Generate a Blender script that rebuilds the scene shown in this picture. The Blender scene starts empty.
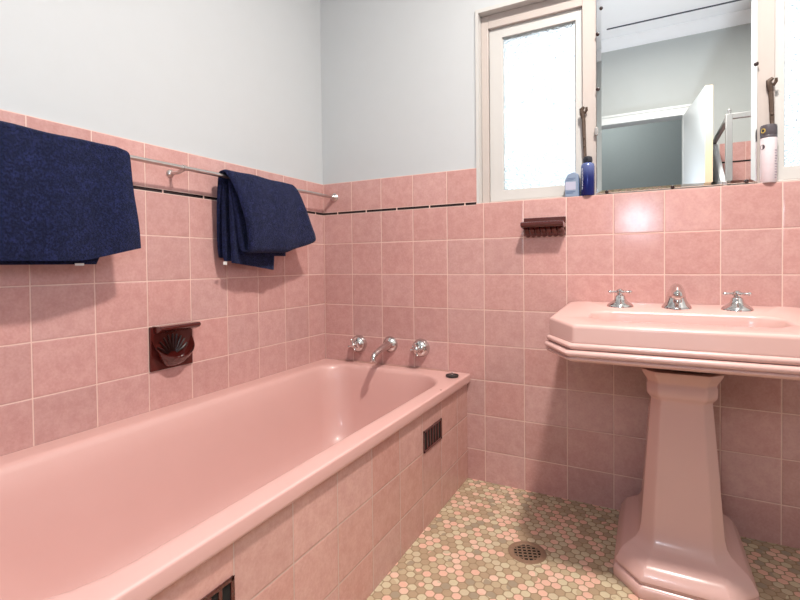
import bpy, bmesh, math, random
from mathutils import Vector, Matrix
random.seed(7)
PI = math.pi
scn = bpy.context.scene
COL = scn.collection

# ------------------------------------------------------------------ objects
def tag(o, label=None, cat=None, group=None, kind=None):
    if label: o['label'] = label
    if cat: o['category'] = cat
    if group: o['group'] = group
    if kind: o['kind'] = kind
    return o

def empty(name, loc, label=None, cat=None, group=None, kind=None):
    o = bpy.data.objects.new(name, None)
    o.empty_display_size = .05
    COL.objects.link(o)
    o.location = loc
    return tag(o, label, cat, group, kind)

class MB:
    """collects shapes in world coordinates; build() links them as one mesh"""
    def __init__(s): s.v = []; s.f = []
    def add(s, vs, fs):
        n = len(s.v); s.v += [tuple(v) for v in vs]; s.f += [tuple(i + n for i in f) for f in fs]; return s
    def box(s, x0, x1, y0, y1, z0, z1):
        vs = [(x, y, z) for x in (x0, x1) for y in (y0, y1) for z in (z0, z1)]
        return s.add(vs, [(0, 1, 3, 2), (4, 6, 7, 5), (0, 4, 5, 1), (2, 3, 7, 6), (0, 2, 6, 4), (1, 5, 7, 3)])
    def loft(s, rings, cap0=True, cap1=True, closed=True):
        n = len(rings[0]); vs = [p for r in rings for p in r]; fs = []
        for i in range(len(rings) - 1):
            for j in range(n if closed else n - 1):
                k = (j + 1) % n
                fs.append((i * n + j, i * n + k, (i + 1) * n + k, (i + 1) * n + j))
        if cap0: fs.append(tuple(range(n - 1, -1, -1)))
        if cap1: fs.append(tuple((len(rings) - 1) * n + j for j in range(n)))
        return s.add(vs, fs)
    def lathe(s, c, axis, prof, n=32, cap0=True, cap1=True):
        """prof: list of (radius, distance along axis)"""
        a = Vector(axis).normalized(); u = a.orthogonal().normalized(); w = a.cross(u); c = Vector(c)
        rings = [[c + a * d + (u * math.cos(2 * PI * k / n) + w * math.sin(2 * PI * k / n)) * max(r, 1e-5) for k in range(n)] for r, d in prof]
        return s.loft(rings, cap0, cap1)
    def tube(s, pts, rad, n=16, squash=None):
        pts = [Vector(p) for p in pts]
        if not hasattr(rad, '__len__'): rad = [rad] * len(pts)
        rings = []; up = None
        for i, p in enumerate(pts):
            t = (pts[min(i + 1, len(pts) - 1)] - pts[max(i - 1, 0)]).normalized()
            if up is None: up = t.orthogonal().normalized()
            up = (up - t * up.dot(t)).normalized(); w = t.cross(up)
            rings.append([p + (up * math.cos(2 * PI * k / n) + w * math.sin(2 * PI * k / n)) * rad[i] for k in range(n)])
        return s.loft(rings)
    def prism(s, poly, axis, a0, a1):
        """poly of 2D points in the plane normal to axis ('x': (y,z), 'y': (x,z), 'z': (x,y))"""
        def P(p, a):
            return {'x': (a, p[0], p[1]), 'y': (p[0], a, p[1]), 'z': (p[0], p[1], a)}[axis]
        return s.loft([[P(p, a0) for p in poly], [P(p, a1) for p in poly]])
    def sphere(s, c, r, n=16):
        return s.lathe(c, (0, 0, 1), [(r * math.sin(PI * i / n), -r * math.cos(PI * i / n)) for i in range(n + 1)], n * 2, False, False)
    def build(s, name, mat, parent=None, origin=None, smooth=35, bevel=0, subsurf=0):
        loc = Vector(origin) if origin is not None else (parent_loc(parent) if parent else Vector((0, 0, 0)))
        m = bpy.data.meshes.new(name)
        m.from_pydata([tuple(Vector(v) - loc) for v in s.v], [], s.f)
        bm = bmesh.new(); bm.from_mesh(m)
        bmesh.ops.remove_doubles(bm, verts=bm.verts, dist=1e-6)
        bmesh.ops.recalc_face_normals(bm, faces=bm.faces)
        bm.to_mesh(m); bm.free()
        if smooth:
            for p in m.polygons: p.use_smooth = True
            m.set_sharp_from_angle(angle=math.radians(smooth))
        o = bpy.data.objects.new(name, m); COL.objects.link(o)
        m.materials.append(mat)
        if bevel:
            b = o.modifiers.new('bevel', 'BEVEL'); b.width = bevel; b.segments = 3; b.limit_method = 'ANGLE'; b.angle_limit = math.radians(35)
            b.harden_normals = False
        if subsurf:
            d = o.modifiers.new('subdivision', 'SUBSURF'); d.levels = d.render_levels = subsurf
        if parent:
            o.parent = parent
            o.location = loc - parent_loc(parent)
        else:
            o.location = loc
        return o

def parent_loc(o):
    l = Vector((0, 0, 0))
    while o: l = l + o.location; o = o.parent
    return l

def fillet(poly, rads, k=5):
    """rounded polygon, constant number of points (k+1 per corner)"""
    out = []; n = len(poly)
    if not hasattr(rads, '__len__'): rads = [rads] * n
    for i in range(n):
        p = Vector(poly[i]).to_2d(); a = Vector(poly[i - 1]).to_2d() - p; b = Vector(poly[(i + 1) % n]).to_2d() - p
        la, lb = a.length, b.length; a.normalize(); b.normalize()
        ang = math.acos(max(-1, min(1, a.dot(b))))
        t = min(rads[i] / math.tan(ang / 2), la * .49, lb * .49); r = t * math.tan(ang / 2)
        c = p + (a + b).normalized() * (r / math.sin(ang / 2))
        s0 = p + a * t - c; s1 = p + b * t - c
        a0 = math.atan2(s0.y, s0.x); a1 = math.atan2(s1.y, s1.x); d = (a1 - a0 + PI) % (2 * PI) - PI
        for j in range(k + 1):
            th = a0 + d * j / k; out.append((c.x + r * math.cos(th), c.y + r * math.sin(th)))
    return out

# ------------------------------------------------------------------ materials
class NT:
    def __init__(s, name):
        s.mat = bpy.data.materials.new(name); s.mat.use_nodes = True
        s.t = s.mat.node_tree; s.t.nodes.clear()
        s.out = s.t.nodes.new('ShaderNodeOutputMaterial')
    def n(s, typ, **kw):
        o = s.t.nodes.new(typ)
        for k, v in kw.items(): setattr(o, k, v)
        return o
    def link(s, a, b): s.t.links.new(a, b)
    def put(s, sock, v):
        if isinstance(v, bpy.types.NodeSocket): s.link(v, sock)
        else: sock.default_value = v
    def m(s, op, a, b=0., c=0.):
        o = s.n('ShaderNodeMath', operation=op)
        s.put(o.inputs[0], a); s.put(o.inputs[1], b); s.put(o.inputs[2], c)
        return o.outputs[0]
    def smooth(s, x, lo, hi):
        o = s.n('ShaderNodeMapRange', interpolation_type='SMOOTHSTEP')
        s.put(o.inputs[0], x); o.inputs[1].default_value = lo; o.inputs[2].default_value = hi
        return o.outputs[0]
    def mix(s, f, a, b):
        o = s.n('ShaderNodeMix', data_type='RGBA')
        s.put(o.inputs[0], f); s.put(o.inputs[6], col4(a)); s.put(o.inputs[7], col4(b))
        return o.outputs[2]
    def pos(s):
        o = s.n('ShaderNodeNewGeometry')
        x = s.n('ShaderNodeSeparateXYZ'); s.link(o.outputs['Position'], x.inputs[0])
        return x.outputs, o.outputs['Position']
    def noise(s, vec, scale, detail=3, rough=.55):
        o = s.n('ShaderNodeTexNoise'); s.put(o.inputs['Scale'], scale); s.put(o.inputs['Detail'], detail); s.put(o.inputs['Roughness'], rough)
        if vec is not None: s.link(vec, o.inputs['Vector'])
        return o.outputs['Fac']
    def comb(s, x, y, z=0.):
        o = s.n('ShaderNodeCombineXYZ'); s.put(o.inputs[0], x); s.put(o.inputs[1], y); s.put(o.inputs[2], z); return o.outputs[0]
    def wn(s, vec):
        o = s.n('ShaderNodeTexWhiteNoise', noise_dimensions='3D'); s.link(vec, o.inputs['Vector']); return o.outputs['Value'], o.outputs['Color']
    def bump(s, h, strength=.5, dist=.002):
        o = s.n('ShaderNodeBump'); o.inputs['Strength'].default_value = strength; o.inputs['Distance'].default_value = dist
        s.link(h, o.inputs['Height']); return o.outputs[0]
    def bsdf(s, col, rough=.5, metal=0., normal=None, **kw):
        b = s.n('ShaderNodeBsdfPrincipled')
        s.put(b.inputs['Base Color'], col4(col)); s.put(b.inputs['Roughness'], rough); s.put(b.inputs['Metallic'], metal)
        for k, v in kw.items(): s.put(b.inputs[k.replace('_', ' ')], col4(v) if isinstance(v, tuple) else v)
        if normal is not None: s.link(normal, b.inputs['Normal'])
        s.link(b.outputs[0], s.out.inputs[0]); return b

def col4(c):
    return (*c, 1.) if isinstance(c, tuple) and len(c) == 3 else c

def srgb(r, g, b):
    f = lambda c: c / 12.92 if c <= .04045 else ((c + .055) / 1.055) ** 2.4
    return (f(r / 255), f(g / 255), f(b / 255))

def plain(name, col, rough=.5, metal=0., bump=0, scale=40, var=.06, **kw):
    t = NT(name); _, P = t.pos()
    n = t.noise(P, scale)
    dark = tuple(c * (1 - var) for c in col); lite = tuple(min(1, c * (1 + var)) for c in col)
    c = t.mix(n, dark, lite)
    nm = t.bump(t.noise(P, scale * 2), .3, bump) if bump else None
    t.bsdf(c, rough, metal, nm, **kw)
    return t.mat

PITCH = .16; PV = .14489; ZC = .852; SILL = 1.1418; DADO = 1.2870
OXL = .774
def tiles(name, axis, u0, pu, v0, pv, liner=False, seed=0., tint=(1, 1, 1), gk=1.):
    t = NT(name); xyz, P = t.pos()
    u = t.m('DIVIDE', t.m('SUBTRACT', xyz[axis], u0), pu); v = t.m('DIVIDE', t.m('SUBTRACT', xyz[2], v0), pv)
    fu, fv = t.m('FRACT', u), t.m('FRACT', v)
    du = t.m('MULTIPLY', t.m('MINIMUM', fu, t.m('SUBTRACT', 1., fu)), pu)
    dv = t.m('MULTIPLY', t.m('MINIMUM', fv, t.m('SUBTRACT', 1., fv)), pv)
    d = t.m('MINIMUM', du, dv)
    idv = t.comb(t.m('FLOOR', u), t.m('FLOOR', v), seed)
    r, rc = t.wn(idv)
    sep = t.n('ShaderNodeSeparateXYZ'); t.link(rc, sep.inputs[0])
    shift = t.n('ShaderNodeVectorMath', operation='ADD'); t.link(P, shift.inputs[0])
    sc = t.n('ShaderNodeVectorMath', operation='SCALE'); t.link(rc, sc.inputs[0]); sc.inputs['Scale'].default_value = 5.
    t.link(sc.outputs[0], shift.inputs[1])
    n1 = t.noise(shift.outputs[0], 28, 4, .65); n2 = t.noise(shift.outputs[0], 140, 3, .6)
    A = srgb(200, 150, 144); B = srgb(214, 168, 162)
    A = tuple(a * k for a, k in zip(A, tint)); B = tuple(a * k for a, k in zip(B, tint))
    mott = t.smooth(t.m('ADD', t.m('MULTIPLY', n1, .6), t.m('MULTIPLY', n2, .4)), .30, .70)
    c = t.mix(mott, A, B)
    hs = t.n('ShaderNodeHueSaturation'); t.link(c, hs.inputs['Color'])
    t.put(hs.inputs['Value'], t.m('ADD', .93, t.m('MULTIPLY', r, .12)))
    t.put(hs.inputs['Saturation'], t.m('ADD', .94, t.m('MULTIPLY', sep.outputs[1], .12)))
    gd = t.noise(P, 9, 2)
    g = t.m('SUBTRACT', 1., t.smooth(d, .0009, .0019))
    grout = t.mix(gd, tuple(v * gk for v in srgb(226, 188, 174)), tuple(v * gk for v in srgb(240, 212, 200)))
    c = t.mix(g, hs.outputs[0], grout)
    rough = t.m('ADD', .16, t.m('MULTIPLY', g, .5))
    h = t.smooth(d, .0008, .005)
    tilt = t.m('ADD', t.m('MULTIPLY', t.m('SUBTRACT', fu, .5), t.m('SUBTRACT', sep.outputs[0], .5)), t.m('MULTIPLY', t.m('SUBTRACT', fv, .5), t.m('SUBTRACT', sep.outputs[1], .5)))
    h = t.m('ADD', h, t.m('MULTIPLY', tilt, 1.2)); h = t.m('ADD', h, t.m('MULTIPLY', n1, .25))
    if liner:
        lu = t.m('FRACT', t.m('ADD', u, .5 if axis == 0 else .62)); ld = t.m('MULTIPLY', t.m('MINIMUM', lu, t.m('SUBTRACT', 1., lu)), pu)
        lz = t.m('ABSOLUTE', t.m('SUBTRACT', xyz[2], SILL + .001))
        ink = t.m('SUBTRACT', 1., t.smooth(lz, .0045, .0058)); band = t.m('SUBTRACT', 1., t.smooth(lz, .0068, .0075))
        ink = t.m('MULTIPLY', ink, t.smooth(ld, .0022, .0032))
        if axis == 0:
            left = t.m('LESS_THAN', xyz[0], OXL); ink = t.m('MULTIPLY', ink, left); band = t.m('MULTIPLY', band, left)
        c = t.mix(band, c, grout); c = t.mix(ink, c, srgb(34, 18, 20))
    t.bsdf(c, rough, 0., t.bump(h, .55, .0012), Specular_IOR_Level=.5)
    return t.mat

def mosaic():
    t = NT('hex_mosaic_floor'); xyz, P = t.pos()
    p = .0272; q = p * math.sqrt(3)
    def half(off):
        a = t.m('ADD', t.m('DIVIDE', xyz[0], p), off); b = t.m('ADD', t.m('DIVIDE', xyz[1], q), off)
        ia, ib = t.m('FLOOR', a), t.m('FLOOR', b)
        x = t.m('ABSOLUTE', t.m('MULTIPLY', t.m('SUBTRACT', t.m('SUBTRACT', a, ia), .5), p)); y = t.m('ABSOLUTE', t.m('MULTIPLY', t.m('SUBTRACT', t.m('SUBTRACT', b, ib), .5), q))
        hd = t.m('MAXIMUM', x, t.m('ADD', t.m('MULTIPLY', x, .5), t.m('MULTIPLY', y, .8660254)))
        rd = t.m('SQRT', t.m('ADD', t.m('MULTIPLY', x, x), t.m('MULTIPLY', y, y)))
        hd = t.m('ADD', t.m('MULTIPLY', hd, .6), t.m('MULTIPLY', rd, .4))
        return hd, t.comb(ia, ib, off * 7)
    d1, i1 = half(0.); d2, i2 = half(.5)
    sel = t.m('LESS_THAN', d2, d1)
    mv = t.n('ShaderNodeMix', data_type='VECTOR'); t.link(sel, mv.inputs[0]); t.link(i1, mv.inputs[4]); t.link(i2, mv.inputs[5])
    d = t.m('MINIMUM', d1, d2)
    r, rc = t.wn(mv.outputs[1])
    # small drifts in the mix of colours over the floor
    drift = t.noise(P, 9, 2); rr = t.m('FRACT', t.m('ADD', r, t.m('MULTIPLY', drift, .25)))
    ramp = t.n('ShaderNodeValToRGB'); t.link(rr, ramp.inputs[0]); cr = ramp.color_ramp; cr.interpolation = 'CONSTANT'
    K = lambda c: (min(.9, c[0] * 1.40), min(.9, c[1] * 1.34), min(.9, c[2] * 1.24))
    cols = [(0., srgb(208, 168, 154)), (.20, srgb(158, 138, 116)), (.38, srgb(188, 178, 154)), (.54, srgb(172, 156, 132)), (.70, srgb(144, 132, 116)), (.80, srgb(184, 172, 150)), (.90, srgb(212, 178, 164))]
    cols = [(a, K(c)) for a, c in cols]
    cr.elements[0].position = 0; cr.elements[0].color = col4(cols[0][1]); cr.elements[1].position = cols[1][0]; cr.elements[1].color = col4(cols[1][1])
    for ps, c in cols[2:]:
        e = cr.elements.new(ps); e.color = col4(c)
    c = t.mix(t.m('MULTIPLY', t.noise(P, 160, 3), .3), ramp.outputs[0], srgb(140, 120, 100))
    g = t.smooth(d, p / 2 - .0022, p / 2 - .0006)
    c = t.mix(g, c, srgb(158, 134, 106))
    h = t.m('SUBTRACT', 1., t.smooth(d, p / 2 - .004, p / 2 - .0005))
    t.bsdf(c, t.m('ADD', .38, t.m('MULTIPLY', g, .4)), 0., t.bump(h, .6, .001))
    return t.mat

def towel_mat(name, base):
    t = NT(name); _, P = t.pos()
    n1 = t.noise(P, 165, 4, .75); n2 = t.noise(P, 45, 4, .6); n3 = t.noise(P, 900, 2, .7)
    c = t.mix(t.smooth(n2, .3, .7), tuple(b * .6 for b in base), tuple(b * 1.5 for b in base))
    c = t.mix(t.smooth(n1, .38, .66), tuple(b * .3 for b in base), c)
    h = t.m('ADD', t.m('MULTIPLY', n1, .6), t.m('MULTIPLY', n3, .5))
    t.bsdf(c, .95, 0., t.bump(h, 1., .004), Sheen_Weight=.25, Sheen_Roughness=.5, Sheen_Tint=(.35, .40, .65), Specular_IOR_Level=.1)
    return t.mat

def glass_mat():
    t = NT('pebbled_glass'); _, P = t.pos()
    vo = t.n('ShaderNodeTexVoronoi', feature='SMOOTH_F1'); vo.inputs['Scale'].default_value = 190; t.link(P, vo.inputs['Vector'])
    h = t.m('ADD', vo.outputs['Distance'], t.m('MULTIPLY', t.noise(P, 60, 2), .6))
    nm = t.bump(h, 1., .004)
    g = t.n('ShaderNodeBsdfRefraction'); g.inputs['Roughness'].default_value = .12; g.inputs['IOR'].default_value = 1.45; g.inputs['Color'].default_value = (.97, 1, 1, 1); t.link(nm, g.inputs['Normal'])
    tr = t.n('ShaderNodeBsdfTransparent'); tr.inputs['Color'].default_value = (.96, .98, 1, 1)
    gl = t.n('ShaderNodeBsdfGlossy'); gl.inputs['Roughness'].default_value = .1; t.link(nm, gl.inputs['Normal'])
    m1 = t.n('ShaderNodeMixShader'); m1.inputs[0].default_value = .25; t.link(g.outputs[0], m1.inputs[1]); t.link(tr.outputs[0], m1.inputs[2])
    m2 = t.n('ShaderNodeMixShader'); m2.inputs[0].default_value = .05; t.link(m1.outputs[0], m2.inputs[1]); t.link(gl.outputs[0], m2.inputs[2])
    t.link(m2.outputs[0], t.out.inputs[0]); return t.mat

M = {}
M['plaster'] = plain('white_plaster', (.58, .60, .615), .6, bump=.0008, scale=14, var=.015)
M['plaster_front'] = plain('dimmed_plaster', (.50, .53, .52), .6, bump=.0008, scale=14, var=.015)  # same plaster, darkened in colour to offset the strong lamp light on this wall
M['ceil'] = plain('ceiling_white', (.88, .90, .91), .7, var=.01)
M['frame'] = plain('cream_gloss_paint', srgb(196, 185, 179), .35, scale=25, var=.03)
M['reveal'] = plain('white_gloss_paint', srgb(206, 204, 201), .4, scale=25, var=.02)
M['door'] = plain('door_white_paint', srgb(220, 224, 222), .35, var=.02)
M['door_edge'] = plain('door_edge_cream', srgb(222, 198, 168), .5, var=.03)
M['tl'] = tiles('pink_tiles_long_wall', 1, -.1215, PITCH, ZC, PV, True, 1.)
M['tb'] = tiles('pink_tiles_window_wall', 0, .165, PITCH, ZC, PV, True, 2.)
M['ta'] = tiles('pink_tiles_tub_side', 1, -.118, .1627, .262, PV, False, 3., (1.06, 1.05, .98), .72)
M['ts'] = tiles('pink_tiles_shower', 0, 1.87, PITCH, 1.633, PV, False, 4.)
M['tsr'] = tiles('pink_tiles_shower_side', 1, -2.4, PITCH, 1.633, PV, False, 5.)
M['floor'] = mosaic()
M['tub'] = plain('pink_bath_enamel', srgb(224, 176, 168), .33, scale=8, var=.025, Coat_Weight=.1)
M['sink'] = plain('pink_vitreous_china', srgb(220, 179, 171), .24, scale=8, var=.025, Coat_Weight=.1)
M['brown'] = plain('chocolate_glaze', srgb(80, 26, 22), .12, scale=60, var=.25, Coat_Weight=.5)
M['browndark'] = plain('dark_brown_and_shade', srgb(40, 16, 14), .3, scale=60, var=.2)
M['chrome'] = plain('chrome', (.66, .645, .635), .09, 1., scale=30, var=.04)
M['steel'] = plain('worn_steel', (.62, .58, .56), .3, 1., scale=60, var=.12)
M['towel'] = towel_mat('navy_terry', srgb(31, 37, 76))
M['towel_b'] = towel_mat('navy_terry_faded', srgb(35, 39, 76))
M['white'] = plain('white_tag_fabric', (.75, .74, .72), .8)
M['rubber'] = plain('black_rubber', (.02, .018, .018), .45)
M['black'] = plain('black_plastic', (.015, .016, .025), .35)
M['void'] = plain('dark_void', (.006, .005, .004), .9)
M['brass'] = plain('tarnished_brass', srgb(146, 116, 94), .45, .1, scale=70, var=.25)
M['rust'] = plain('rusty_bronze', srgb(92, 76, 66), .55, .4, scale=120, var=.5)
M['hall'] = plain('hall_grey_green_paint', srgb(140, 150, 152), .7, var=.03)
M['glass'] = glass_mat()
M['alu'] = plain('dull_aluminium', (.36, .36, .36), .45, .8, scale=30, var=.06)
M['curtain'] = plain('white_curtain_cloth', (.80, .82, .84), .8, scale=20, var=.04)
M['stopper'] = M['rubber']
def mirror_mat():
    t = NT('mirror_silver'); _, P = t.pos()
    c = t.mix(t.noise(P, 5, 2), (.90, .925, .925), (.92, .94, .94))
    g = t.n('ShaderNodeBsdfGlossy'); g.inputs['Roughness'].default_value = .0; t.link(c, g.inputs['Color']); t.link(g.outputs[0], t.out.inputs[0]); return t.mat
M['mirror'] = mirror_mat()

def can_mat():
    t = NT('blue_can_print'); xyz, P = t.pos()
    k = t.smooth(xyz[2], 1.20, 1.27)
    c = t.mix(k, srgb(18, 32, 104), srgb(108, 120, 168))
    t.bsdf(c, .25, .3); return t.mat
M['can'] = can_mat()

# ------------------------------------------------------------------ room shell
XR, YB, CEIL = 2.35, -2.40, 2.72
def st(name, mb, mat, **kw):
    o = mb.build(name, mat, **kw); o['kind'] = 'structure'; return o
st('floor', MB().box(-.12, XR + .12, YB - 1.5, .2, -.1, 0), M['floor'])
st('ceiling', MB().box(-.12, XR + .12, YB - 1.5, .2, CEIL, CEIL + .1), M['ceil'])
st('wall_left', MB().box(-.12, -.008, YB - 1.5, .2, 0, CEIL), M['plaster'])
st('wall_right', MB().box(XR, XR + .12, YB - 1.5, .2, 0, CEIL), M['plaster'])
OX0, OX1, OZ1 = .775, 2.17, 1.925
wb = MB().box(-.008, OX0, .008, .2, 0, CEIL).box(OX0, OX1, .008, .2, OZ1, CEIL).box(OX1, XR, .008, .2, 0, CEIL).box(OX0, OX1, .008, .2, 0, SILL - .006)
st('wall_back', wb, M['plaster'])
# glazed tile dado, with the black liner strip
st('trim_1', MB().box(-.008, 0, YB, .008, 0, DADO), M['tl'])
st('trim_2', MB().box(0, OX0, 0, .008, 0, DADO).box(OX0, OX1, 0, .008, 0, SILL).box(OX0, OX1, .008, .075, SILL - .006, SILL).box(OX1, XR, 0, .008, 0, DADO), M['tb'])
# wall opposite the mirror, with the doorway
DX0, DX1, DZ = .90, 1.631, 2.03
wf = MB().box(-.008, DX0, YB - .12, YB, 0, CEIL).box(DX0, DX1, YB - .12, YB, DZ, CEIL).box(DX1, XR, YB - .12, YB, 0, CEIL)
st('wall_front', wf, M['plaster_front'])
st('wall_hall', MB().box(-.008, XR, YB - 1.4, YB - 1.3, 0, CEIL), M['hall'])
ar = MB().box(DX0 - .07, DX0, YB, YB + .018, 0, DZ).box(DX1, DX1 + .05, YB, YB + .018, 0, DZ).box(DX0 - .07, DX1 + .05, YB, YB + .018, DZ, DZ + .07)
ar.box(DX0 - .08, DX1 + .06, YB, YB + .026, DZ + .055, DZ + .072)
st('trim_3', ar, M['door'])
# cornice
cz = CEIL - .085
cor = [(0, cz), (.010, cz), (.012, cz + .012), (.022, cz + .04), (.036, cz + .062), (.042, cz + .074), (.045, CEIL), (0, CEIL)]
st('trim_4', MB().prism([(YB + a, b) for a, b in cor], 'x', -.008, XR), M['ceil'])
st('trim_5', MB().prism([(.008 - a, b) for a, b in cor], 'x', -.008, XR), M['ceil'])
st('trim_6', MB().prism([(-.008 + a, b) for a, b in cor], 'y', YB, .008), M['ceil'])
st('trim_7', MB().prism([(XR - a, b) for a, b in cor], 'y', YB, .008), M['ceil'])
# dark joint strip in the ceiling
st('trim_8', MB().box(1.108, 1.99, YB + .226, YB + .238, CEIL - .006, CEIL + .001), plain('ceiling_joint', srgb(70, 74, 82), .7))
# shower tiles
st('trim_9', MB().box(1.87, XR, YB, YB + .008, 0, 1.775), M['ts'])
st('trim_10', MB().box(1.87, XR - .008, YB + .008, YB + .012, 1.628, 1.638), M['void'])
st('trim_11', MB().box(XR - .008, XR, YB + .008, -1.5, 0, 1.775), M['tsr'])

# open door
d0 = empty('door_1', (DX1, YB + .02, 0), kind='structure')
dd = Vector((.085, .655, 0)); dn = Vector((dd.y, -dd.x, 0)).normalized() * .042
def slab(a, b, nrm, z0, z1, pad=0):
    a, b = Vector(a), Vector(b)
    pts = [a, b, b + nrm, a + nrm]
    return MB().loft([[(p.x, p.y, z0) for p in pts], [(p.x, p.y, z1) for p in pts]])
h0 = Vector((DX1 + .002, YB + .028, 0)); h1 = h0 + dd
slab(h0, h1, dn, .012, DZ - .01).build('door_leaf', M['door'], d0)
e = dd.normalized() * .002
slab(h1, h1 + e, dn, .012, DZ - .01).build('edge_strip', M['door_edge'], d0)
hp = h1 - dd.normalized() * .06
k = MB()
for sgn, base in ((-1, hp), (1, hp + dn)):
    ax = dn.normalized() * sgn
    k.lathe((base.x, base.y, 1.02), ax, [(.024, .0), (.024, .004), (.009, .006), (.009, .03), (.022, .036), (.026, .05), (.018, .062), (0, .065)], 20)
k.build('door_knob', M['chrome'], d0)

# ------------------------------------------------------------------ windows
FY, SY, GY = .038, .052, .064       # frame face, sash face, glass
rv = MB().box(OX0 - .001, OX0 + .012, .001, .075, SILL, OZ1 - .014).box(OX0 - .001, OX1 + .001, .001, .075, OZ1 - .014, OZ1 + .001).box(OX1 - .012, OX1 + .001, .001, .075, SILL, OZ1 - .014)
st('trim_12', rv, M['reveal'])
def window(name, x0, x1, sx0, sx1, gx0, gx1, stay):
    """frame x0..x1, sash sx0..sx1, glass gx0..gx1"""
    zs0, zs1, zg0, zg1 = SILL + .012, 1.856, 1.196, 1.815
    w = empty(name, ((x0 + x1) / 2, FY, SILL), kind='structure')
    f = MB().box(x0, sx0, FY, .12, SILL, OZ1 - .014).box(sx1, x1, FY, .12, SILL, OZ1 - .014)
    f.box(sx0, sx1, FY, .12, zs1, OZ1 - .014).box(sx0, sx1, FY + .008, .12, SILL, zs0)
    f.build('window_frame', M['frame'], w, bevel=.003)
    s = MB()
    for (a, b, c, d) in ((sx0, gx0, zs0, zs1), (gx1, sx1, zs0, zs1), (gx0, gx1, zg1, zs1), (gx0, gx1, zs0, zg0)):
        s.box(a, b, SY, .09, c, d)
    # sloped glazing bead
    for (ax, bx) in ((gx0, gx0 + .006), (gx1, gx1 - .006)):
        s.prism([(ax, SY + .003), (bx, GY), (ax, GY)], 'z', zg0, zg1)
    sash = s.build('sash', M['reveal'], w, bevel=.002)
    MB().box(gx0 - .002, gx1 + .002, GY, GY + .004, zg0 - .002, zg1 + .002).build('pane', M['glass'], w, smooth=0)
    x, y = stay, FY - .007
    q = MB().tube([(x + .004, y, 1.21), (x + .003, y, 1.30), (x, y - .001, 1.38), (x - .002, y, 1.44)], [.0062, .0058, .0065, .0075], 10)
    q.tube([(x - .002, y, 1.435), (x - .006, y - .004, 1.452), (x - .008, y - .006, 1.466), (x + .002, y - .008, 1.474)], [.008, .009, .008, .005], 10)
    q.tube([(x + .004, y - .002, 1.452), (x + .010, y - .008, 1.462), (x + .010, y - .01, 1.472)], [.004, .005, .004], 10)
    for zz in (1.28, 1.33, 1.36): q.sphere((x + .001, y - .005, zz), .005, 6)
    q.build('casement_stay', M['rust'], w)
    return w
window('window_1', OX0 + .012, 1.235, .817, 1.178, .868, 1.154, 1.184)
window('window_2', 1.70, OX1 - .012, 1.752, 2.10, 1.776, 2.06, 1.742)
st('trim_13', MB().box(1.235, 1.70, FY + .004, .12, SILL, OZ1 - .014), M['reveal'])

# ------------------------------------------------------------------ mirror
mx0, mx1, mz0, mz1 = 1.2285, 1.7045, 1.150, 1.93
mir = empty('wall_mirror', ((mx0 + mx1) / 2, .03, mz0), 'tall frameless mirror between the two frosted windows above the basin', 'mirror')
b = .0165
def rect(x0, x1, z0, z1, y): return [(x0, y, z0), (x1, y, z0), (x1, y, z1), (x0, y, z1)]
g = MB().loft([rect(mx0, mx1, mz0, mz1, .030), rect(mx0, mx1, mz0, mz1, .0262), rect(mx0 + b, mx1 - b, mz0 + .010, mz1 - b, .0238)], True, True)
g.build('mirror_glass', M['mirror'], mir, smooth=0)
for i, (x, z, side) in enumerate([(1.262, 1.153, 'b'), (1.47, 1.153, 'b'), (1.677, 1.154, 'b'), (1.2445, 1.822, 's'), (1.232, 1.732, 'l'), (1.2325, 1.531, 's'), (1.702, 1.527, 's')]):
    MB().lathe((x, .0245, z), (0, -1, 0), [(.0065, -.002), (.0065, .002), (.005, .0045), (.0025, .0055), (0, .0056)], 16).build('mirror_clip', M['browndark'], mir)
MB().box(1.2215, 1.2325, .021, .031, 1.365, 1.392).box(1.2215, 1.2275, .031, FY, 1.365, 1.392).build('metal_clip', M['steel'], mir, bevel=.0015)
MB().box(1.613, 1.624, .019, .031, 1.1445, 1.160).build('metal_clip', M['steel'], mir, bevel=.0015)

# ------------------------------------------------------------------ bottles on the sill
SZ = SILL + .0002
c = empty('spray_can', (1.1985, .0135, SZ), 'dark blue aerosol can with black cap on the left sill beside the mirror', 'aerosol can')
cx, cy = 1.1985, .0125
MB().lathe((cx, cy, SZ), (0, 0, 1), [(.0215, 0), (.0235, .003), (.0235, .108), (.0215, .116), (.016, .121), (.013, .122)], 36).build('can_body', M['can'], c)
MB().lathe((cx, cy, SZ + .122), (0, 0, 1), [(.0145, 0), (.0165, .002), (.0165, .010), (.0150, .020), (.0095, .0235), (0, .024)], 28).build('cap', M['black'], c)
MB().box(cx - .004, cx + .004, cy - .019, cy - .012, SZ + .132, SZ + .139).build('nozzle', M['black'], c, bevel=.001)
lt = MB()                                   # pale vertical lettering on the side of the can (too blurred to read)
for i, z in enumerate((.092, .080, .069, .058, .047, .036, .024)):
    th = math.radians(224 + (i % 2) * 2); r = .0238
    for dz, w in ((0, .15), (.0035, .11), (.0065, .15)):
        a0, a1 = th - w, th + w
        vs = [(cx + r * math.cos(a), cy + r * math.sin(a), SZ + z + dz + q) for a in (a0, a1) for q in (0, .0018)]
        lt.add(vs, [(0, 2, 3, 1)])
lt.build('can_lettering', plain('print_white', (.75, .78, .86), .4), c, smooth=0)
d = empty('deodorant_stick', (1.143, .016, SZ), 'pale grey-blue flat deodorant stick leftmost on the window sill', 'deodorant')
prof = fillet([(1.1185, SZ), (1.168, SZ), (1.168, SZ + .083), (1.152, SZ + .092), (1.128, SZ + .084), (1.1185, SZ + .062)], [.003, .003, .010, .012, .012, .02], 5)
MB().prism(prof, 'y', .004, .028).build('case', plain('grey_blue_plastic', srgb(134, 150, 174), .35), d, bevel=.004)
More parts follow.
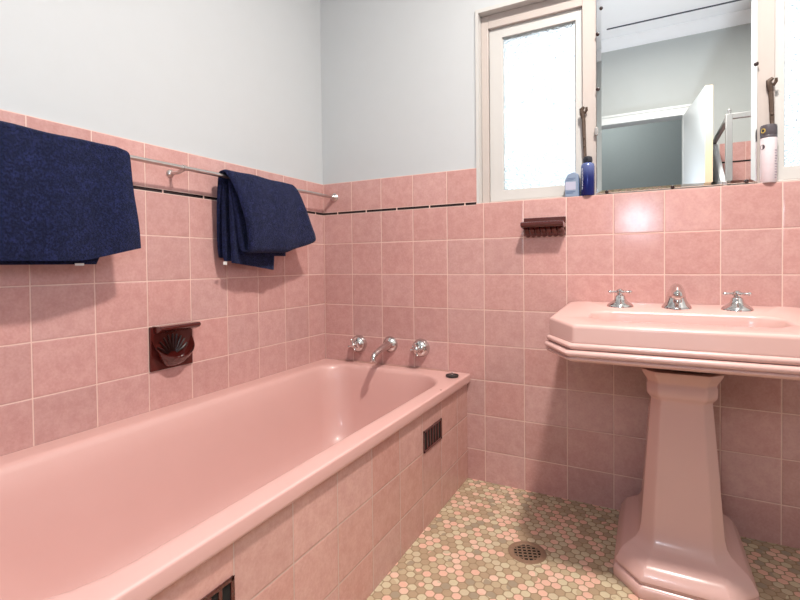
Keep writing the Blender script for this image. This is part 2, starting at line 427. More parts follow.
MB().box(1.1215, 1.1575, .0031, .0042, SZ + .026, SZ + .056).build('front_label', plain('label_lilac', srgb(184, 184, 204), .5), d)
lt = MB()
pm = plain('print_slate', srgb(84, 104, 140), .5)
for z, a, bq in ((.062, 1.124, 1.150), (.0675, 1.128, 1.156), (.018, 1.124, 1.156), (.013, 1.124, 1.148)): MB().box(a, bq, .0033, .0042, SZ + z, SZ + z + .0022).build('print_line', pm, d)
MB().box(1.165, 1.1695, .006, .026, SZ, SZ + .072).build('side_stripe', plain('slate_blue_plastic', srgb(70, 96, 140), .4), d, bevel=.001)
s = empty('shaving_can', (1.7335, .0135, SZ), 'white can with dark grey cap on the right sill beside the mirror', 'aerosol can')
cx, cy = 1.7315, .0115
MB().lathe((cx, cy, SZ), (0, 0, 1), [(.0205, 0), (.0218, .002), (.0218, .140), (.0205, .143)], 36).build('can_body', plain('can_lilac_white', srgb(226, 212, 216), .35), s)
MB().lathe((cx, cy, SZ + .1405), (0, 0, 1), [(.0222, 0), (.0222, .006), (.0215, .0075), (.0222, .009), (.0222, .032), (.0205, .040), (.016, .042), (0, .042)], 36).build('cap', plain('cap_grey', srgb(84, 78, 84), .35), s)
def disc_on(r, th, z, rad, n=14):
    vs = []
    for k2 in range(n):
        a = 2 * PI * k2 / n
        t2 = th + rad * math.cos(a) / r
        vs.append((cx + r * math.cos(t2), cy + r * math.sin(t2), SZ + z + rad * math.sin(a)))
    return vs
MB().add(disc_on(.0225, math.radians(222), .163, .0075), [tuple(range(14))]).build('yellow_ring', plain('ring_yellow', srgb(196, 168, 84), .4), s, smooth=0)
MB().add(disc_on(.0227, math.radians(222), .163, .0042), [tuple(range(14))]).build('ring_center', M['black'], s, smooth=0)
MB().add(disc_on(.0221, math.radians(214), .112, .0085), [tuple(range(14))]).build('round_emblem', plain('emblem_dark', srgb(86, 72, 78), .4), s, smooth=0)
lt = MB()
for i in range(11):
    z = .012 + i * .0085; th = math.radians(316)
    a0, a1 = th - .22, th + .10 + .12 * ((i * 7) % 3)
    r = .0221
    vs = [(cx + r * math.cos(a0 + (a1 - a0) * j / 3), cy + r * math.sin(a0 + (a1 - a0) * j / 3), SZ + z + q) for j in range(4) for q in (0, .004)]
    lt.add(vs, [(0, 2, 3, 1), (2, 4, 5, 3), (4, 6, 7, 5)])
lt.build('fine_print', plain('print_mauve', srgb(176, 160, 172), .5), s, smooth=0)

# ------------------------------------------------------------------ bath
def rr(x0, x1, y0, y1, r, z, k=8):
    if not hasattr(r, '__len__'): r = [r] * 4
    return [(p[0], p[1], z) for p in fillet([(x0, y0), (x1, y0), (x1, y1), (x0, y1)], r, k)]
TZ = .44
bath = empty('bathtub', (.37, -.85, 0), 'long pink enamelled bathtub with tiled side panel along the left wall', 'bathtub')
E0, E1 = -1.72, -.002
ri = [.20, .20, .19, .11]
rings = [rr(.003, .712, E0, E1, .003, TZ - .045), rr(.002, .737, E0, E1, .004, TZ - .039), rr(.002, .7425, E0, E1, .004, TZ - .0355), rr(.002, .744, E0, E1, .004, TZ - .032), rr(.002, .7445, E0, E1, .004, TZ - .028), rr(.002, .7445, E0, E1, .004, TZ - .0065), rr(.002, .7440, E0, E1, .004, TZ - .0035), rr(.002, .7428, E0, E1, .004, TZ - .0014),
         rr(.002, .7400, E0, E1, .004, TZ), rr(.004, .736, E0 + .004, E1 - .004, .004, TZ + .0001), rr(.062, .696, -1.64, -.054, [a + .02 for a in ri], TZ), rr(.070, .687, -1.63, -.063, [a + .012 for a in ri], TZ - .0012), rr(.079, .681, -1.622, -.070, ri, TZ - .006),
         rr(.087, .678, -1.612, -.075, ri, TZ - .020), rr(.100, .668, -1.585, -.084, ri, TZ - .075), rr(.118, .650, -1.53, -.098, ri, TZ - .20),
         rr(.140, .628, -1.465, -.118, ri, .145), rr(.160, .606, -1.42, -.142, [.19, .19, .15, .12], .105), rr(.190, .576, -1.36, -.18, .13, .082), rr(.23, .54, -1.29, -.24, .11, .075), rr(.33, .44, -1.0, -.5, .04, .068)]
MB().loft(rings, False, True).build('tub_body', M['tub'], bath, smooth=50)
MB().lathe((.385, -.30, .0735), (0, 0, 1), [(.026, 0), (.026, .003), (.020, .004), (.017, .001), (0, .001)], 24).build('waste_ring', M['chrome'], bath)
MB().lathe((.7325, -.29, TZ - .0012), (0, 0, 1), [(.004, 0), (.0038, .0016), (0, .0018)], 10).build('enamel_chip', plain('chip_rust', srgb(150, 84, 74), .7), bath)
MB().tube([(.08 + .57 * i / 20, -.0065, TZ + .0015) for i in range(21)] , .0035, 8).build('sealant_bead', plain('sealant_pink', srgb(196, 150, 138), .5), bath)

MB().box(.700, .729, -1.72, -.0005, 0, TZ - .041).box(.005, .700, -1.72, -1.69, 0, TZ - .041).build('tiled_panel', M['ta'], bath, bevel=.001)['label'] = 'pink tiled side panel'
def vent(y0, y1, z0, z1, label):
    v = empty('vent_grille', (.729, (y0 + y1) / 2, z0), label, 'vent', 'brown vents in the bath panel')
    f = MB(); t = .0075; X0, X1 = .7285, .7325
    f.box(X0, X1, y0, y1, z0, z0 + t).box(X0, X1, y0, y1, z1 - t, z1)
    f.box(X0, X1, y0, y0 + t, z0, z1).box(X0, X1, y1 - t, y1, z0, z1)
    f.build('frame', M['brown'], v, bevel=.001)
    n = 6; w = (y1 - y0 - 2 * t)
    for i in range(1, n):
        yy = y0 + t + w * i / n
        MB().box(X0, X1 - .0008, yy - .004, yy + .004, z0 + t, z1 - t).build('bar', M['brown'], v, bevel=.0008)
    MB().box(.7282, .7294, y0 + .002, y1 - .002, z0 + .002, z1 - .002).build('backing', M['void'], v)
vent(-.4385, -.2835, .262, .336, 'small brown slotted vent in the tub panel nearest the window wall')
vent(-1.414, -1.259, .262, .336, 'small brown slotted vent in the tub panel nearest the viewer')

# plug
pl = empty('bath_plug', (.697, -.095, TZ), 'round black rubber bath plug on the tub corner', 'plug')
MB().lathe((.697, -.088, TZ), (0, 0, 1), [(.023, 0), (.0245, .002), (.026, .005), (.026, .008), (.024, .0095), (.021, .0075), (0, .0075)], 32).build('stopper', M['rubber'], pl)
MB().lathe((.697, -.088, TZ + .0075), (0, 0, 1), [(.006, 0), (.006, .003), (.003, .005), (0, .005)], 14).tube([(.697 + .0065 * math.cos(a), -.088, TZ + .0125 + .0045 * math.sin(a)) for a in [i * PI / 8 for i in range(-2, 11)]], .0013, 8).build('ring', M['chrome'], pl)

# taps over the bath
def bath_tap(x, z, rot, label):
    t = empty('bath_tap', (x, 0, z), label, 'tap', 'cross handled taps over the bath')
    MB().lathe((x, 0, z), (0, -1, 0), [(.040, 0), (.0405, .003), (.0395, .011), (.036, .022), (.029, .032), (.019, .038), (.012, .040), (.0115, .046)], 36).build('flange', M['chrome'], t)
    MB().lathe((x, -.044, z), (0, -1, 0), [(.010, 0), (.0125, .003), (.0125, .013), (.009, .018), (.0035, .021), (0, .021)], 20).build('hub', M['chrome'], t)
    h = MB()
    for i in range(4):
        a = rot + i * PI / 2; ux, uz = math.cos(a), math.sin(a)
        h.tube([(x + ux * q, -.0525, z + uz * q) for q in (.006, .014, .021, .0245, .028, .030)], [.0045, .0038, .0042, .0062, .0052, .002], 12)
    h.build('cross_handle', M['chrome'], t)
bath_tap(.200, .527, .35, 'left of the two chrome cross taps on tiles over the tub end')
bath_tap(.520, .531, .15, 'right of the two chrome cross taps on tiles over the tub end')
sp = empty('bath_spout', (.366, 0, .536), 'chrome bath spout on the tiles between the two bath taps', 'spout')
MB().lathe((.366, 0, .535), (0, -1, 0), [(.037, 0), (.0375, .003), (.035, .010), (.029, .018), (.022, .024), (.017, .028)], 36).build('flange', M['chrome'], sp)
MB().tube([(.366, -.012, .535), (.366, -.04, .533), (.366, -.08, .527), (.365, -.115, .519), (.365, -.138, .511), (.365, -.149, .504), (.365, -.152, .497), (.365, -.1525, .490)], [.021, .0185, .0155, .0135, .0125, .012, .0118, .0115], 20).lathe((.365, -.1525, .491), (0, 0, -1), [(.0115, 0), (.0135, .001), (.0135, .007), (.010, .007), (.009, .002), (0, .002)], 20).build('spout', M['chrome'], sp)

# ------------------------------------------------------------------ ceramic fittings in the tiles
so = empty('shell_soap_dish', (0, -.8415, .562), 'dark brown shell shaped soap dish set in the long tiled wall', 'soap dish')
y0, y1, z0, z1 = -.9205, -.7625, .563, .706
MB().box(-.001, .007, y0, y1, z0, z1).build('back_plate', M['brown'], so, bevel=.003)
yc = (y0 + y1) / 2
# bowl: outer and inner shell between left and right side, rim a half ellipse
NB = 28; R = []
W, D = .0745, .05
for (d_, rim, ww) in [(0.05, .0, .30), (.35, .10, .45), (.62, .32, .64), (.84, .62, .82), (.96, .88, .94), (1.0, .98, .99), (.985, 1.02, 1.0), (.95, 1.0, .975), (.90, .90, .93), (.78, .62, .80), (.55, .38, .60), (.25, .28, .42), (.06, .30, .36)]:
    ring = []
    for i in range(NB + 1):
        a = PI * i / NB
        zr = .664 - .060 * math.sin(a) ** .65            # the rim dips at the front
        rib = 1 + .03 * math.cos(a * 16) * (1 if d_ < .9 else .3)
        ring.append((.006 + .048 * d_ * (math.sin(a) ** .75) * rib, yc - W * ww * math.cos(a), .570 + (zr - .570) * rim))
    R.append(ring)
MB().loft(R, False, False, closed=False).build('shell_bowl', M['brown'], so, smooth=60)
rb = MB()
for i in range(9):                          # ribs fanning up the back of the shell
    a = math.radians(28 + 124 * i / 8)
    b0 = (.007, yc - .018 * math.cos(a), .606 + .012 * math.sin(a)); b1 = (.0085, yc - .062 * math.cos(a), .606 + .070 * math.sin(a))
    rb.tube([b0, ((b0[0] + b1[0]) / 2 + .003, (b0[1] + b1[1]) / 2, (b0[2] + b1[2]) / 2), b1], [.002, .004, .003], 10)
rb.build('shell_ribs', M['browndark'], so)  # darker brown than the bowl: shade of the hollow put into the colour
led = [(-.001, .684), (.020, .684), (.040, .692), (.046, .698), (.046, .704), (.040, .7075), (-.001, .7075)]
MB().prism(fillet([(p[0], p[1]) for p in led], .003, 3), 'y', y0 + .012, y1 + .004).build('ledge', M['brown'], so, bevel=.002)

tr = empty('wall_soap_tray', (1.045, 0, 1.002), 'narrow dark brown ceramic ledge on window wall tiles left of the basin', 'soap dish')
MB().box(.967, 1.1235, -.008, .001, 1.001, 1.070).build('back_plate', M['brown'], tr, bevel=.003)
lp = fillet([(-.004, 1.030), (-.030, 1.026), (-.056, 1.031), (-.064, 1.037), (-.064, 1.047), (-.058, 1.052), (-.048, 1.048), (-.02, 1.046), (-.004, 1.048)], .003, 3)
MB().prism(lp, 'x', .9675, 1.123).build('ledge', M['brown'], tr, bevel=.003)
us = MB()
for i in range(7):
    x = .984 + .0205 * i
    us.tube([(x, -.004, 1.010), (x, -.016, 1.013), (x, -.032, 1.021), (x, -.046, 1.028)], [.0155, .0150, .0135, .008], 16)
us.build('scalloped_underside', M['brown'], tr)

# ------------------------------------------------------------------ towel rail and towels
RX, RZ = .069, 1.2165
ra = empty('towel_rail', (RX, -.9, RZ), 'thin chrome towel rail along the long tiled wall', 'towel rail')
MB().tube([(RX, -.01, RZ + .002), (RX, -.6, RZ), (RX, -1.2, RZ - .001), (RX, -1.72, RZ)], .0072, 16).build('bar', M['steel'], ra)
MB().lathe((RX, -.0005, RZ + .002), (0, -1, 0), [(.020, 0), (.020, .004), (.016, .008), (.011, .013), (.0105, .024), (.0085, .026)], 28).build('end_flange', M['steel'], ra)
for yb in (-.834, -1.70):
    q = MB().lathe((.0005, yb, RZ - .012), (1, 0, 0), [(.0135, 0), (.0135, .003), (.011, .007), (.007, .010)], 24)
    q.tube([(.008, yb, RZ - .012), (.04, yb, RZ - .012), (.058, yb, RZ - .008), (RX, yb, RZ - .003)], [.0065, .006, .0065, .008], 14)
    q.build('bracket', M['steel'], ra)
MB().lathe((RX, -.829, RZ - .0005), (0, -1, 0), [(.0072, 0), (.0098, .001), (.0098, .009), (.0072, .010)], 18).build('joint_sleeve', M['steel'], ra)

def smooth_path(pts, n):
    """Catmull-Rom resample to n+1 points"""
    P = [Vector(p) for p in pts]; P = [2 * P[0] - P[1]] + P + [2 * P[-1] - P[-2]]
    out = []; seg = len(P) - 3
    for i in range(n + 1):
        s_ = i / n * seg; k_ = min(int(s_), seg - 1); t_ = s_ - k_
        a, b_, c_, d_ = P[k_:k_ + 4]
        out.append(.5 * ((2 * b_) + (c_ - a) * t_ + (2 * a - 5 * b_ + 4 * c_ - d_) * t_ ** 2 + (3 * b_ - a - 3 * c_ + d_) * t_ ** 3))
    return out

def ribbon(mb, ctrl, thick, ny=26, ns=70, seed=0, amp=.003, lift=None):
    """ctrl: list of (x, z, y_near, y_far) down the section; a thick cloth sheet"""
    rnd = random.Random(seed); ph = [rnd.uniform(0, 6) for _ in range(8)]
    xz = smooth_path([(c[0], c[1], c[2]) for c in ctrl], ns); yf = smooth_path([(c[3], 0, 0) for c in ctrl], ns)
    front = []; back = []
    for i in range(ns + 1):
        p = xz[i]; a = xz[max(i - 1, 0)]; b_ = xz[min(i + 1, ns)]
        tx, tz = b_.x - a.x, b_.y - a.y; l = math.hypot(tx, tz) or 1; nx, nz = -tz / l, tx / l
        yn, yv = p.z, yf[i].x; rf = []; rb_ = []
        for j in range(ny + 1):
            v = j / ny
            y = yn + (yv - yn) * v
            wob = amp * (math.sin(y * 17 + ph[0] + i * .05) + .6 * math.sin(y * 41 + ph[1] - i * .09) + .7 * math.sin(i * .16 + ph[2] + y * 5))
            dz = lift(y, p.y) if lift else 0.
            edge = min(v, 1 - v) * abs(yv - yn) / (thick * .6)
            th = thick * .5 * (math.sqrt(max(0, 1 - (1 - min(1, edge)) ** 2)) * .9 + .1)
            rf.append((p.x + nx * (th + wob), y, p.y + nz * (th + wob) + dz)); rb_.append((p.x - nx * (th - wob), y, p.y - nz * (th - wob) + dz))
        front.append(rf); back.append(rb_)
    rings = [front[i] + back[i][::-1] for i in range(ns + 1)]
    mb.loft(rings)

def rail_over(o): return [(RX + o, RZ), (RX + o * .72, RZ + o * .72), (RX, RZ + o), (RX - o * .72, RZ + o * .72), (RX - o, RZ)]
# towel 1: wide bath towel
t1 = empty('bath_towel', (.07, -1.3, .91), 'wide navy blue bath towel hung flat over the rail at the left', 'towel', 'navy towels on the rail')
yn = -1.66
def Y(zs): return [-1.05 if z > 1.2 else (-1.048 if z > 1.1 else -1.022) for z in zs]
def path1(bot_f, bot_b, xf, o, yfar_f, yfar_b):
    c = [(xf + .004, bot_f, yn, yfar_f + .002), (xf + .006, bot_f + .08, yn, yfar_f - .004), (xf - .006, 1.10, yn, yfar_f - .010), (RX + o + .010, 1.185, yn, yfar_f - .006)]
    c += [(x, z, yn, yfar_f - .002 - q) for (x, z), q in zip(rail_over(o), (.002, .008, .018, .012, .006))]
    c += [(RX - o - .006, 1.14, yn, yfar_b), (.022, 1.02, yn, yfar_b), (.02, bot_b, yn, yfar_b)]
    return c
mb = MB(); ribbon(mb, path1(.915, .955, .116, .0135, -1.020, -1.030), .014, seed=1, amp=.0018, lift=lambda y, z: .036 * max(0, min(1, (y + 1.19) / .16)) ** 1.2 * max(0, min(1, (1.2 - z) / .28)))
mb.build('outer_layer', M['towel'], t1, smooth=70)
mb = MB(); ribbon(mb, [(.096, .906, yn, -1.13), (.098, 1.0, yn, -1.09), (.093, 1.10, yn, -1.05), (.0865, 1.18, yn, -1.05), (.084, 1.205, yn, -1.05)], .011, seed=5, amp=.001, ns=30)
mb.build('inner_layer', M['towel'], t1, smooth=70)
MB().box(.1045, .1055, -1.188, -1.166, .903, .909).build('care_tag', M['white'], t1)
# towel 2: folded hand towel, its near edge shows the layers
t2 = empty('hand_towel', (.07, -.5, .88), 'folded navy blue hand towel on the rail near the corner', 'towel', 'navy towels on the rail')
mb = MB()
c2 = [(.090, 1.165, -.655, -.335), (.094, 1.06, -.640, -.31), (.098, .985, -.632, -.28), (.105, .960, -.628, -.25), (.118, .955, -.622, -.240), (.131, .970, -.620, -.229), (.132, 1.05, -.628, -.262), (.121, 1.13, -.645, -.282), (.103, 1.19, -.662, -.294)]
c2 += [(RX + .018, RZ + .004, -.674, -.300), (RX + .009, RZ + .014, -.678, -.306), (RX - .008, RZ + .014, -.678, -.312), (RX - .020, RZ - .004, -.676, -.32), (.034, 1.10, -.672, -.33), (.028, .99, -.668, -.335), (.028, .935, -.662, -.34)]
ribbon(mb, c2, .0125, seed=2, amp=.0018, lift=lambda y, z: .04 * max(0, min(1, (y + .40) / .16)) * max(0, min(1, (1.15 - z) / .17)) - .008 * max(0, min(1, (-.45 - y) / .2)) * max(0, min(1, (1.15 - z) / .17)))
mb.build('outer_layer', M['towel_b'], t2, smooth=70)
mb = MB()
c3 = [(.078, .880, -.650, -.435), (.080, .96, -.654, -.430), (.080, 1.08, -.658, -.43), (.079, 1.17, -.660, -.42), (RX + .009, RZ - .012, -.660, -.40)]
ribbon(mb, c3, .010, seed=3, amp=.0012, ns=40, lift=lambda y, z: .028 * max(0, min(1, (-.44 - y) / .20)) * max(0, min(1, (1.15 - z) / .2)))
ribbon(mb, [(.060, 1.19, -.664, -.42), (.050, 1.12, -.666, -.42), (.047, .95, -.664, -.44), (.050, .915, -.658, -.44)], .010, seed=6, amp=.0008, ns=30)
mb.build('inner_layer', M['towel_b'], t2, smooth=70)
mb = MB()
c4 = [(.0885, .935, -.620, -.375), (.088, 1.02, -.636, -.37), (.087, 1.12, -.648, -.36), (.0865, 1.16, -.654, -.35)]
ribbon(mb, c4, .009, ns=30, seed=4, amp=.001)
mb.build('middle_fold', M['towel_b'], t2, smooth=70)
MB().box(.060, .0615, -.672, -.656, .902, .913).build('care_tag', M['white'], t2)

# ------------------------------------------------------------------ basin
BX = 1.478; HW = .341
ztop = lambda y: .7525 + .036 * y
def bout(off, dz=None, z=None, rr_=.012):
    L, Rr, F = BX - HW - off, BX + HW + off, -.55 - off
    cy_, cx_ = -.42 - off * .45, .083 - off * .35
    poly = [(L, -.0008), (L, cy_), (L + cx_ + off * .1, F), (Rr - cx_ - off * .1, F), (Rr, cy_), (Rr, -.0008)]
    pts = fillet(poly, [.045, rr_, rr_, rr_, rr_, .045], 5)
    return [(p[0], p[1], z if z is not None else ztop(p[1]) + dz) for p in pts]
def bin_(x0, x1, y0, y1, ch, r, z=None, dz=0):
    poly = [(x0, y1), (x0, y0 + ch), (x0 + ch, y0), (x1 - ch, y0), (x1, y0 + ch), (x1, y1)]
    pts = fillet(poly, [.07, r, r, r, r, .07], 5)
    return [(p[0], p[1], z if z is not None else ztop(p[1]) + dz) for p in pts]
ba = empty('wash_basin', (BX, -.28, .64), 'pink wall basin with moulded apron on a pedestal below the mirror', 'basin')
rings = [bin_(1.36, 1.60, -.37, -.30, .02, .02, .622), bin_(1.31, 1.65, -.395, -.275, .035, .03, .624), bin_(1.275, 1.681, -.42, -.258, .045, .03, .640), bin_(1.258, 1.698, -.434, -.246, .05, .03, .675),
         bin_(1.246, 1.710, -.442, -.2405, .05, .03, dz=-.022), bin_(1.2435, 1.7125, -.4445, -.2385, .052, .03, dz=-.008), bin_(1.241, 1.715, -.447, -.236, .054, .03, dz=-.0025), bin_(1.236, 1.720, -.452, -.231, .056, .03, dz=0.),
         bout(-.030, 0.), bout(-.020, .0003), bout(-.010, .0003), bout(-.005, -.0005), bout(-.0015, -.0035), bout(.0, -.009)]
zz = [(.0, .690), (.001, .686)]
for zc_, pr in ((.676, .008), (.6575, .014)):
    for a in (-80, -45, -10, 25, 60, 85):
        zz.append((pr - .009 + .009 * math.cos(math.radians(a)), zc_ - .0088 * math.sin(math.radians(a))))
zz += [(.011, .644), (.007, .638), (.0, .6355)]
rings += [bout(o_, z=z_) for o_, z_ in zz]
rings += [bout(-.025, z=.6365), bout(-.035, z=.648), bout(-.08, z=.648), bin_(1.33, 1.63, -.45, -.12, .05, .03, .640), bin_(1.40, 1.556, -.32, -.15, .03, .02, .589)]
MB().loft(rings, True, True).build('basin_body', M['sink'], ba, smooth=42)
for lx in (1.285, 1.625):
    MB().box(lx, lx + .038, -.48, -.44, .632, .650).build('underside_lug', M['browndark'], ba, bevel=.004)
MB().lathe((BX, -.33, .6222), (0, 0, 1), [(.024, 0), (.024, .003), (.018, .004), (.015, .001), (0, .001)], 24).build('waste_ring', M['chrome'], ba)
def basin_tap(x, y, rot):
    z = ztop(y)
    t = MB().lathe((x, y, z), (0, 0, 1), [(.041, -.003), (.041, .002), (.038, .007), (.028, .014), (.020, .021), (.0165, .027), (.0155, .034), (.013, .037), (.009, .039), (.009, .044)], 36).build('tap_body', M['chrome'], ba)
    h = MB().lathe((x, y, z + .041), (0, 0, 1), [(.0085, 0), (.0115, .003), (.0115, .012), (.008, .016), (.003, .018), (0, .018)], 20)
    for i in range(4):
        a = rot + i * PI / 2; ux, uy = math.cos(a), math.sin(a)
        h.tube([(x + ux * q, y + uy * q, z + .0485) for q in (.006, .016, .026, .030, .034, .037)], [.0045, .0038, .0040, .0062, .0055, .002], 12)
    h.build('cross_handle', M['chrome'], t, origin=parent_loc(t))
basin_tap(1.312, -.115, .25)
basin_tap(1.634, -.115, .06)
z = ztop(-.115); sx = 1.4755
rg = []
for (yy, zc_, rx, rz) in ((-.070, .010, .030, .012), (-.078, .024, .029, .024), (-.095, .038, .026, .033), (-.115, .047, .0225, .032), (-.138, .051, .0195, .027), (-.158, .050, .018, .023), (-.174, .047, .0165, .019), (-.186, .045, .012, .014), (-.190, .044, .004, .005)):
    rg.append([(sx + rx * math.cos(2 * PI * k_ / 24), yy, z + max(zc_ + rz * math.sin(2 * PI * k_ / 24), -.002)) for k_ in range(24)])
s_ = MB().loft(rg); s_.lathe((sx, -.112, z), (0, 0, 1), [(.042, -.003), (.042, .003), (.040, .007), (.035, .013), (.029, .024), (.024, .036)], 36)
s_.lathe((sx, -.170, z + .034), (0, 0, -1), [(.010, 0), (.012, .006), (.012, .013), (.008, .013)], 18)
s_.build('basin_spout', M['chrome'], ba)

# pedestal
pe = empty('basin_pedestal', (BX, -.25, 0), 'tapering pink pedestal with stepped foot standing on the mosaic floor', 'pedestal')
def po(hw, yb, yf, ch, z, r=.010):
    poly = [(BX - hw, yb), (BX - hw, yf + ch * 1.15), (BX - hw + ch, yf), (BX + hw - ch, yf), (BX + hw, yf + ch * 1.15), (BX + hw, yb)]
    return [(p[0], p[1], z) for p in fillet(poly, [.006, r, r, r, r, .006], 4)]
Q = [(.171, -.045, -.468, .066, 0), (.172, -.045, -.470, .066, .006), (.172, -.045, -.470, .066, .024), (.168, -.045, -.466, .066, .031), (.163, -.047, -.460, .065, .034), (.163, -.047, -.460, .065, .040),
     (.167, -.047, -.464, .065, .044), (.166, -.047, -.463, .065, .051), (.160, -.048, -.458, .064, .058), (.156, -.050, -.452, .062, .068), (.147, -.053, -.438, .058, .079), (.130, -.06, -.412, .05, .090), (.115, -.068, -.391, .042, .101), (.106, -.075, -.378, .036, .116), (.1015, -.08, -.3705, .033, .140),
     (.0985, -.085, -.366, .031, .18), (.089, -.095, -.356, .028, .32), (.078, -.105, -.345, .0255, .47), (.0755, -.107, -.342, .025, .502), (.0765, -.106, -.343, .025, .507), (.082, -.103, -.350, .027, .513), (.0855, -.100, -.354, .028, .520), (.0865, -.099, -.355, .028, .530), (.0865, -.099, -.355, .028, .546), (.0845, -.1, -.353, .028, .552),
     (.0855, -.099, -.354, .028, .558), (.0905, -.095, -.360, .030, .568), (.096, -.09, -.366, .032, .577), (.0985, -.088, -.369, .033, .583), (.0985, -.088, -.369, .033, .5885)]
MB().loft([po(*q) for q in Q]).build('pedestal_body', M['sink'], pe, smooth=45)

# ------------------------------------------------------------------ floor drain
DXc, DYc = 1.064, -.402
dr = empty('floor_drain', (DXc, DYc, 0), 'round brown floor drain grate set in the mosaic floor', 'floor drain')
def ngon(r, z, n, a0=0): return [(DXc + r * math.cos(a0 + 2 * PI * k_ / n), DYc + r * math.sin(a0 + 2 * PI * k_ / n), z) for k_ in range(n)]
MB().loft([ngon(.058, 0, 32), ngon(.058, .0012, 32), ngon(.056, .002, 32), ngon(.042, .002, 32), ngon(.040, .0008, 32)], False, False).build('collar', M['brass'], dr)
MB().loft([ngon(.041, .0004, 32), ngon(.041, .0008, 32)]).build('drain_well', M['void'], dr)
gr = MB(); ang = math.radians(20); ca, sa = math.cos(ang), math.sin(ang)
for i in range(-3, 4):
    off = (i) * .0145 + .00725 * 0
    if abs(off) > .040: continue
    for o2 in (0, 1):
        L_ = math.sqrt(.0405 ** 2 - off ** 2); w = .0022
        pts = [(-L_, off - w), (L_, off - w), (L_, off + w), (-L_, off + w)]
        if o2: pts = [(-p[1], p[0]) for p in pts]
        pts = [(DXc + p[0] * ca - p[1] * sa, DYc + p[0] * sa + p[1] * ca) for p in pts]
        gr.loft([[(p[0], p[1], .0007) for p in pts], [(p[0], p[1], .0022) for p in pts]])
gr.build('grate', M['brass'], dr)

# ------------------------------------------------------------------ shower corner (seen in the mirror)
sc = empty('shower_screen', (1.83, -1.95, 0), 'grey metal shower screen frame reflected at the right of the mirror', 'shower screen')
f = MB(); zt = 1.785
f.box(1.815, 1.84, -2.385, -1.6, zt - .025, zt)
f.build('side_rail', M['alu'], sc, bevel=.002)
MB().box(1.815, XR - .01, -1.6, -1.575, zt - .03, zt).build('front_rail', M['alu'], sc, bevel=.002)
MB().box(1.81, 1.845, -1.605, -1.57, .0, zt).build('corner_post', M['alu'], sc, bevel=.003)
MB().tube([(1.83, -1.588, zt), (1.83, -1.588, zt + .02)], .008, 12).sphere((1.83, -1.588, zt + .024), .010, 8).build('corner_knob', M['alu'], sc)
MB().box(1.80, 1.845, -2.40 + .001, -2.385, zt - .04, zt + .01).build('wall_bracket', M['browndark'], sc)
cu = empty('shower_curtain', (1.83, -2.3, 0), 'white shower curtain gathered at the wall end of the screen rail', 'shower curtain')
rg = []
for i in range(13):
    u_ = i / 12; z_ = zt - .028 - u_ * 1.5
    far = -2.38; near = -2.28 + .66 * min(1, u_ * 3.4)
    row = []
    for j in range(41):
        v_ = j / 40
        row.append((1.8275 + (.016 + .012 * u_) * math.sin(v_ * 2 * PI * 6 + u_), far + (near - far) * v_, z_))
    rg.append(row)
fr = [[(p[0] + .001, p[1], p[2]) for p in r_] + [(p[0] - .001, p[1], p[2]) for p in r_[::-1]] for r_ in rg]
MB().loft(fr).build('curtain_cloth', M['curtain'], cu, smooth=80)

# ------------------------------------------------------------------ light
def lamp(name, typ, loc, power, col, size=None, rot=None, **kw):
    l = bpy.data.lights.new(name, typ); l.energy = power; l.color = col
    if typ in ('POINT', 'SPOT'): l.shadow_soft_size = size
    if typ == 'AREA':
        l.shape = 'RECTANGLE'; l.size, l.size_y = size
    for k_, v_ in kw.items(): setattr(l, k_, v_)
    o = bpy.data.objects.new(name, l); COL.objects.link(o); o.location = loc
    if rot: o.rotation_euler = rot
    return o
lamp('ceiling_lamp', 'AREA', (1.52, -1.0, 2.60), 58, (1., .94, .865), (.15, .15), (0, 0, 0))
lamp('camera_flash', 'POINT', (1.33, -1.90, 1.20), 14, (.74, .84, 1.), .10)
lamp('ceiling_fill', 'SPOT', (1.45, -1.45, 1.35), 38, (.86, .93, 1.), .08, (PI, 0, 0), spot_size=math.radians(105), spot_blend=.5)  # added upward fill that brightens the ceiling reflected in the mirror
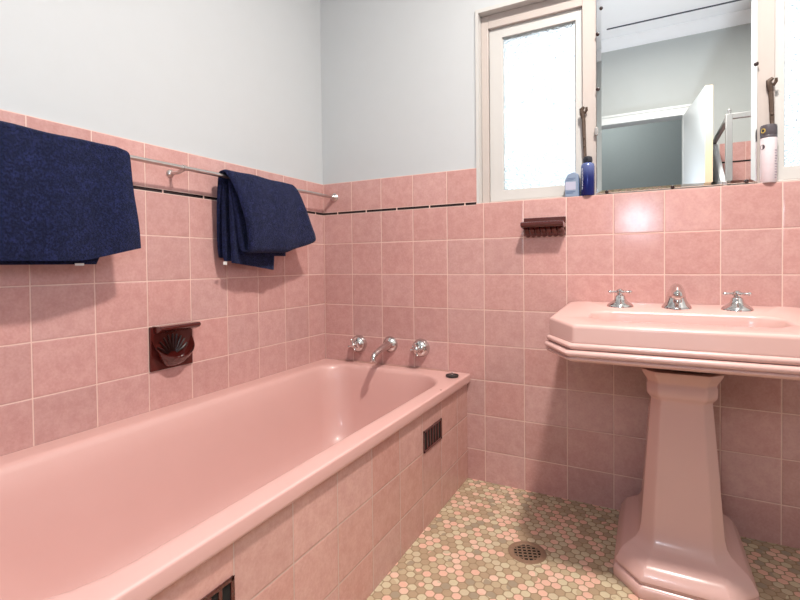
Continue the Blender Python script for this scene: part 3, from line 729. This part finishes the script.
lamp('hall_fill', 'POINT', (1.0, YB - .7, 2.4), 16, (1., .97, .92), .1)  # unseen fill added to brighten the hall beyond the doorway

w = bpy.data.worlds.new('daylight'); scn.world = w; w.use_nodes = True
nt = w.node_tree; nt.nodes.clear()
o = nt.nodes.new('ShaderNodeOutputWorld'); bg = nt.nodes.new('ShaderNodeBackground')
tc = nt.nodes.new('ShaderNodeTexCoord'); sx_ = nt.nodes.new('ShaderNodeSeparateXYZ'); nt.links.new(tc.outputs['Generated'], sx_.inputs[0])
rp = nt.nodes.new('ShaderNodeValToRGB'); nt.links.new(sx_.outputs[2], rp.inputs[0])
rp.color_ramp.elements[0].position = .0; rp.color_ramp.elements[0].color = (.35, .37, .38, 1)
rp.color_ramp.elements[1].position = .16; rp.color_ramp.elements[1].color = (.90, .95, 1., 1)
nt.links.new(rp.outputs[0], bg.inputs[0]); bg.inputs[1].default_value = 1.7
nt.links.new(bg.outputs[0], o.inputs[0])

# ------------------------------------------------------------------ camera
cd = bpy.data.cameras.new('camera'); cam = bpy.data.objects.new('camera', cd); COL.objects.link(cam)
R_ = Vector((.88262155, .46996749, -.01047652)); U_ = Vector((.00064272, .0210800, .9997776)); F_ = Vector((-.47008381, .88243198, -.01830361))
mw = Matrix((( R_.x, U_.x, -F_.x, 1.396885), (R_.y, U_.y, -F_.y, -1.865996), (R_.z, U_.z, -F_.z, .04744 + .852), (0, 0, 0, 1)))
cam.matrix_world = mw
cd.sensor_width = 36; cd.lens = 472.5306 * 36 / 800
cd.shift_x = .00375; cd.shift_y = -27.7555 / 800
cd.clip_start = .01
scn.camera = cam

scn.view_settings.view_transform = 'Standard'; scn.view_settings.look = 'None'
scn.view_settings.gamma = 1; scn.view_settings.use_curve_mapping = False
scn.view_settings.exposure = -0.08
scn.cycles.use_denoising = True
scn.cycles.max_bounces = 10; scn.cycles.diffuse_bounces = 2; scn.cycles.glossy_bounces = 5; scn.cycles.transmission_bounces = 6; scn.cycles.transparent_max_bounces = 8
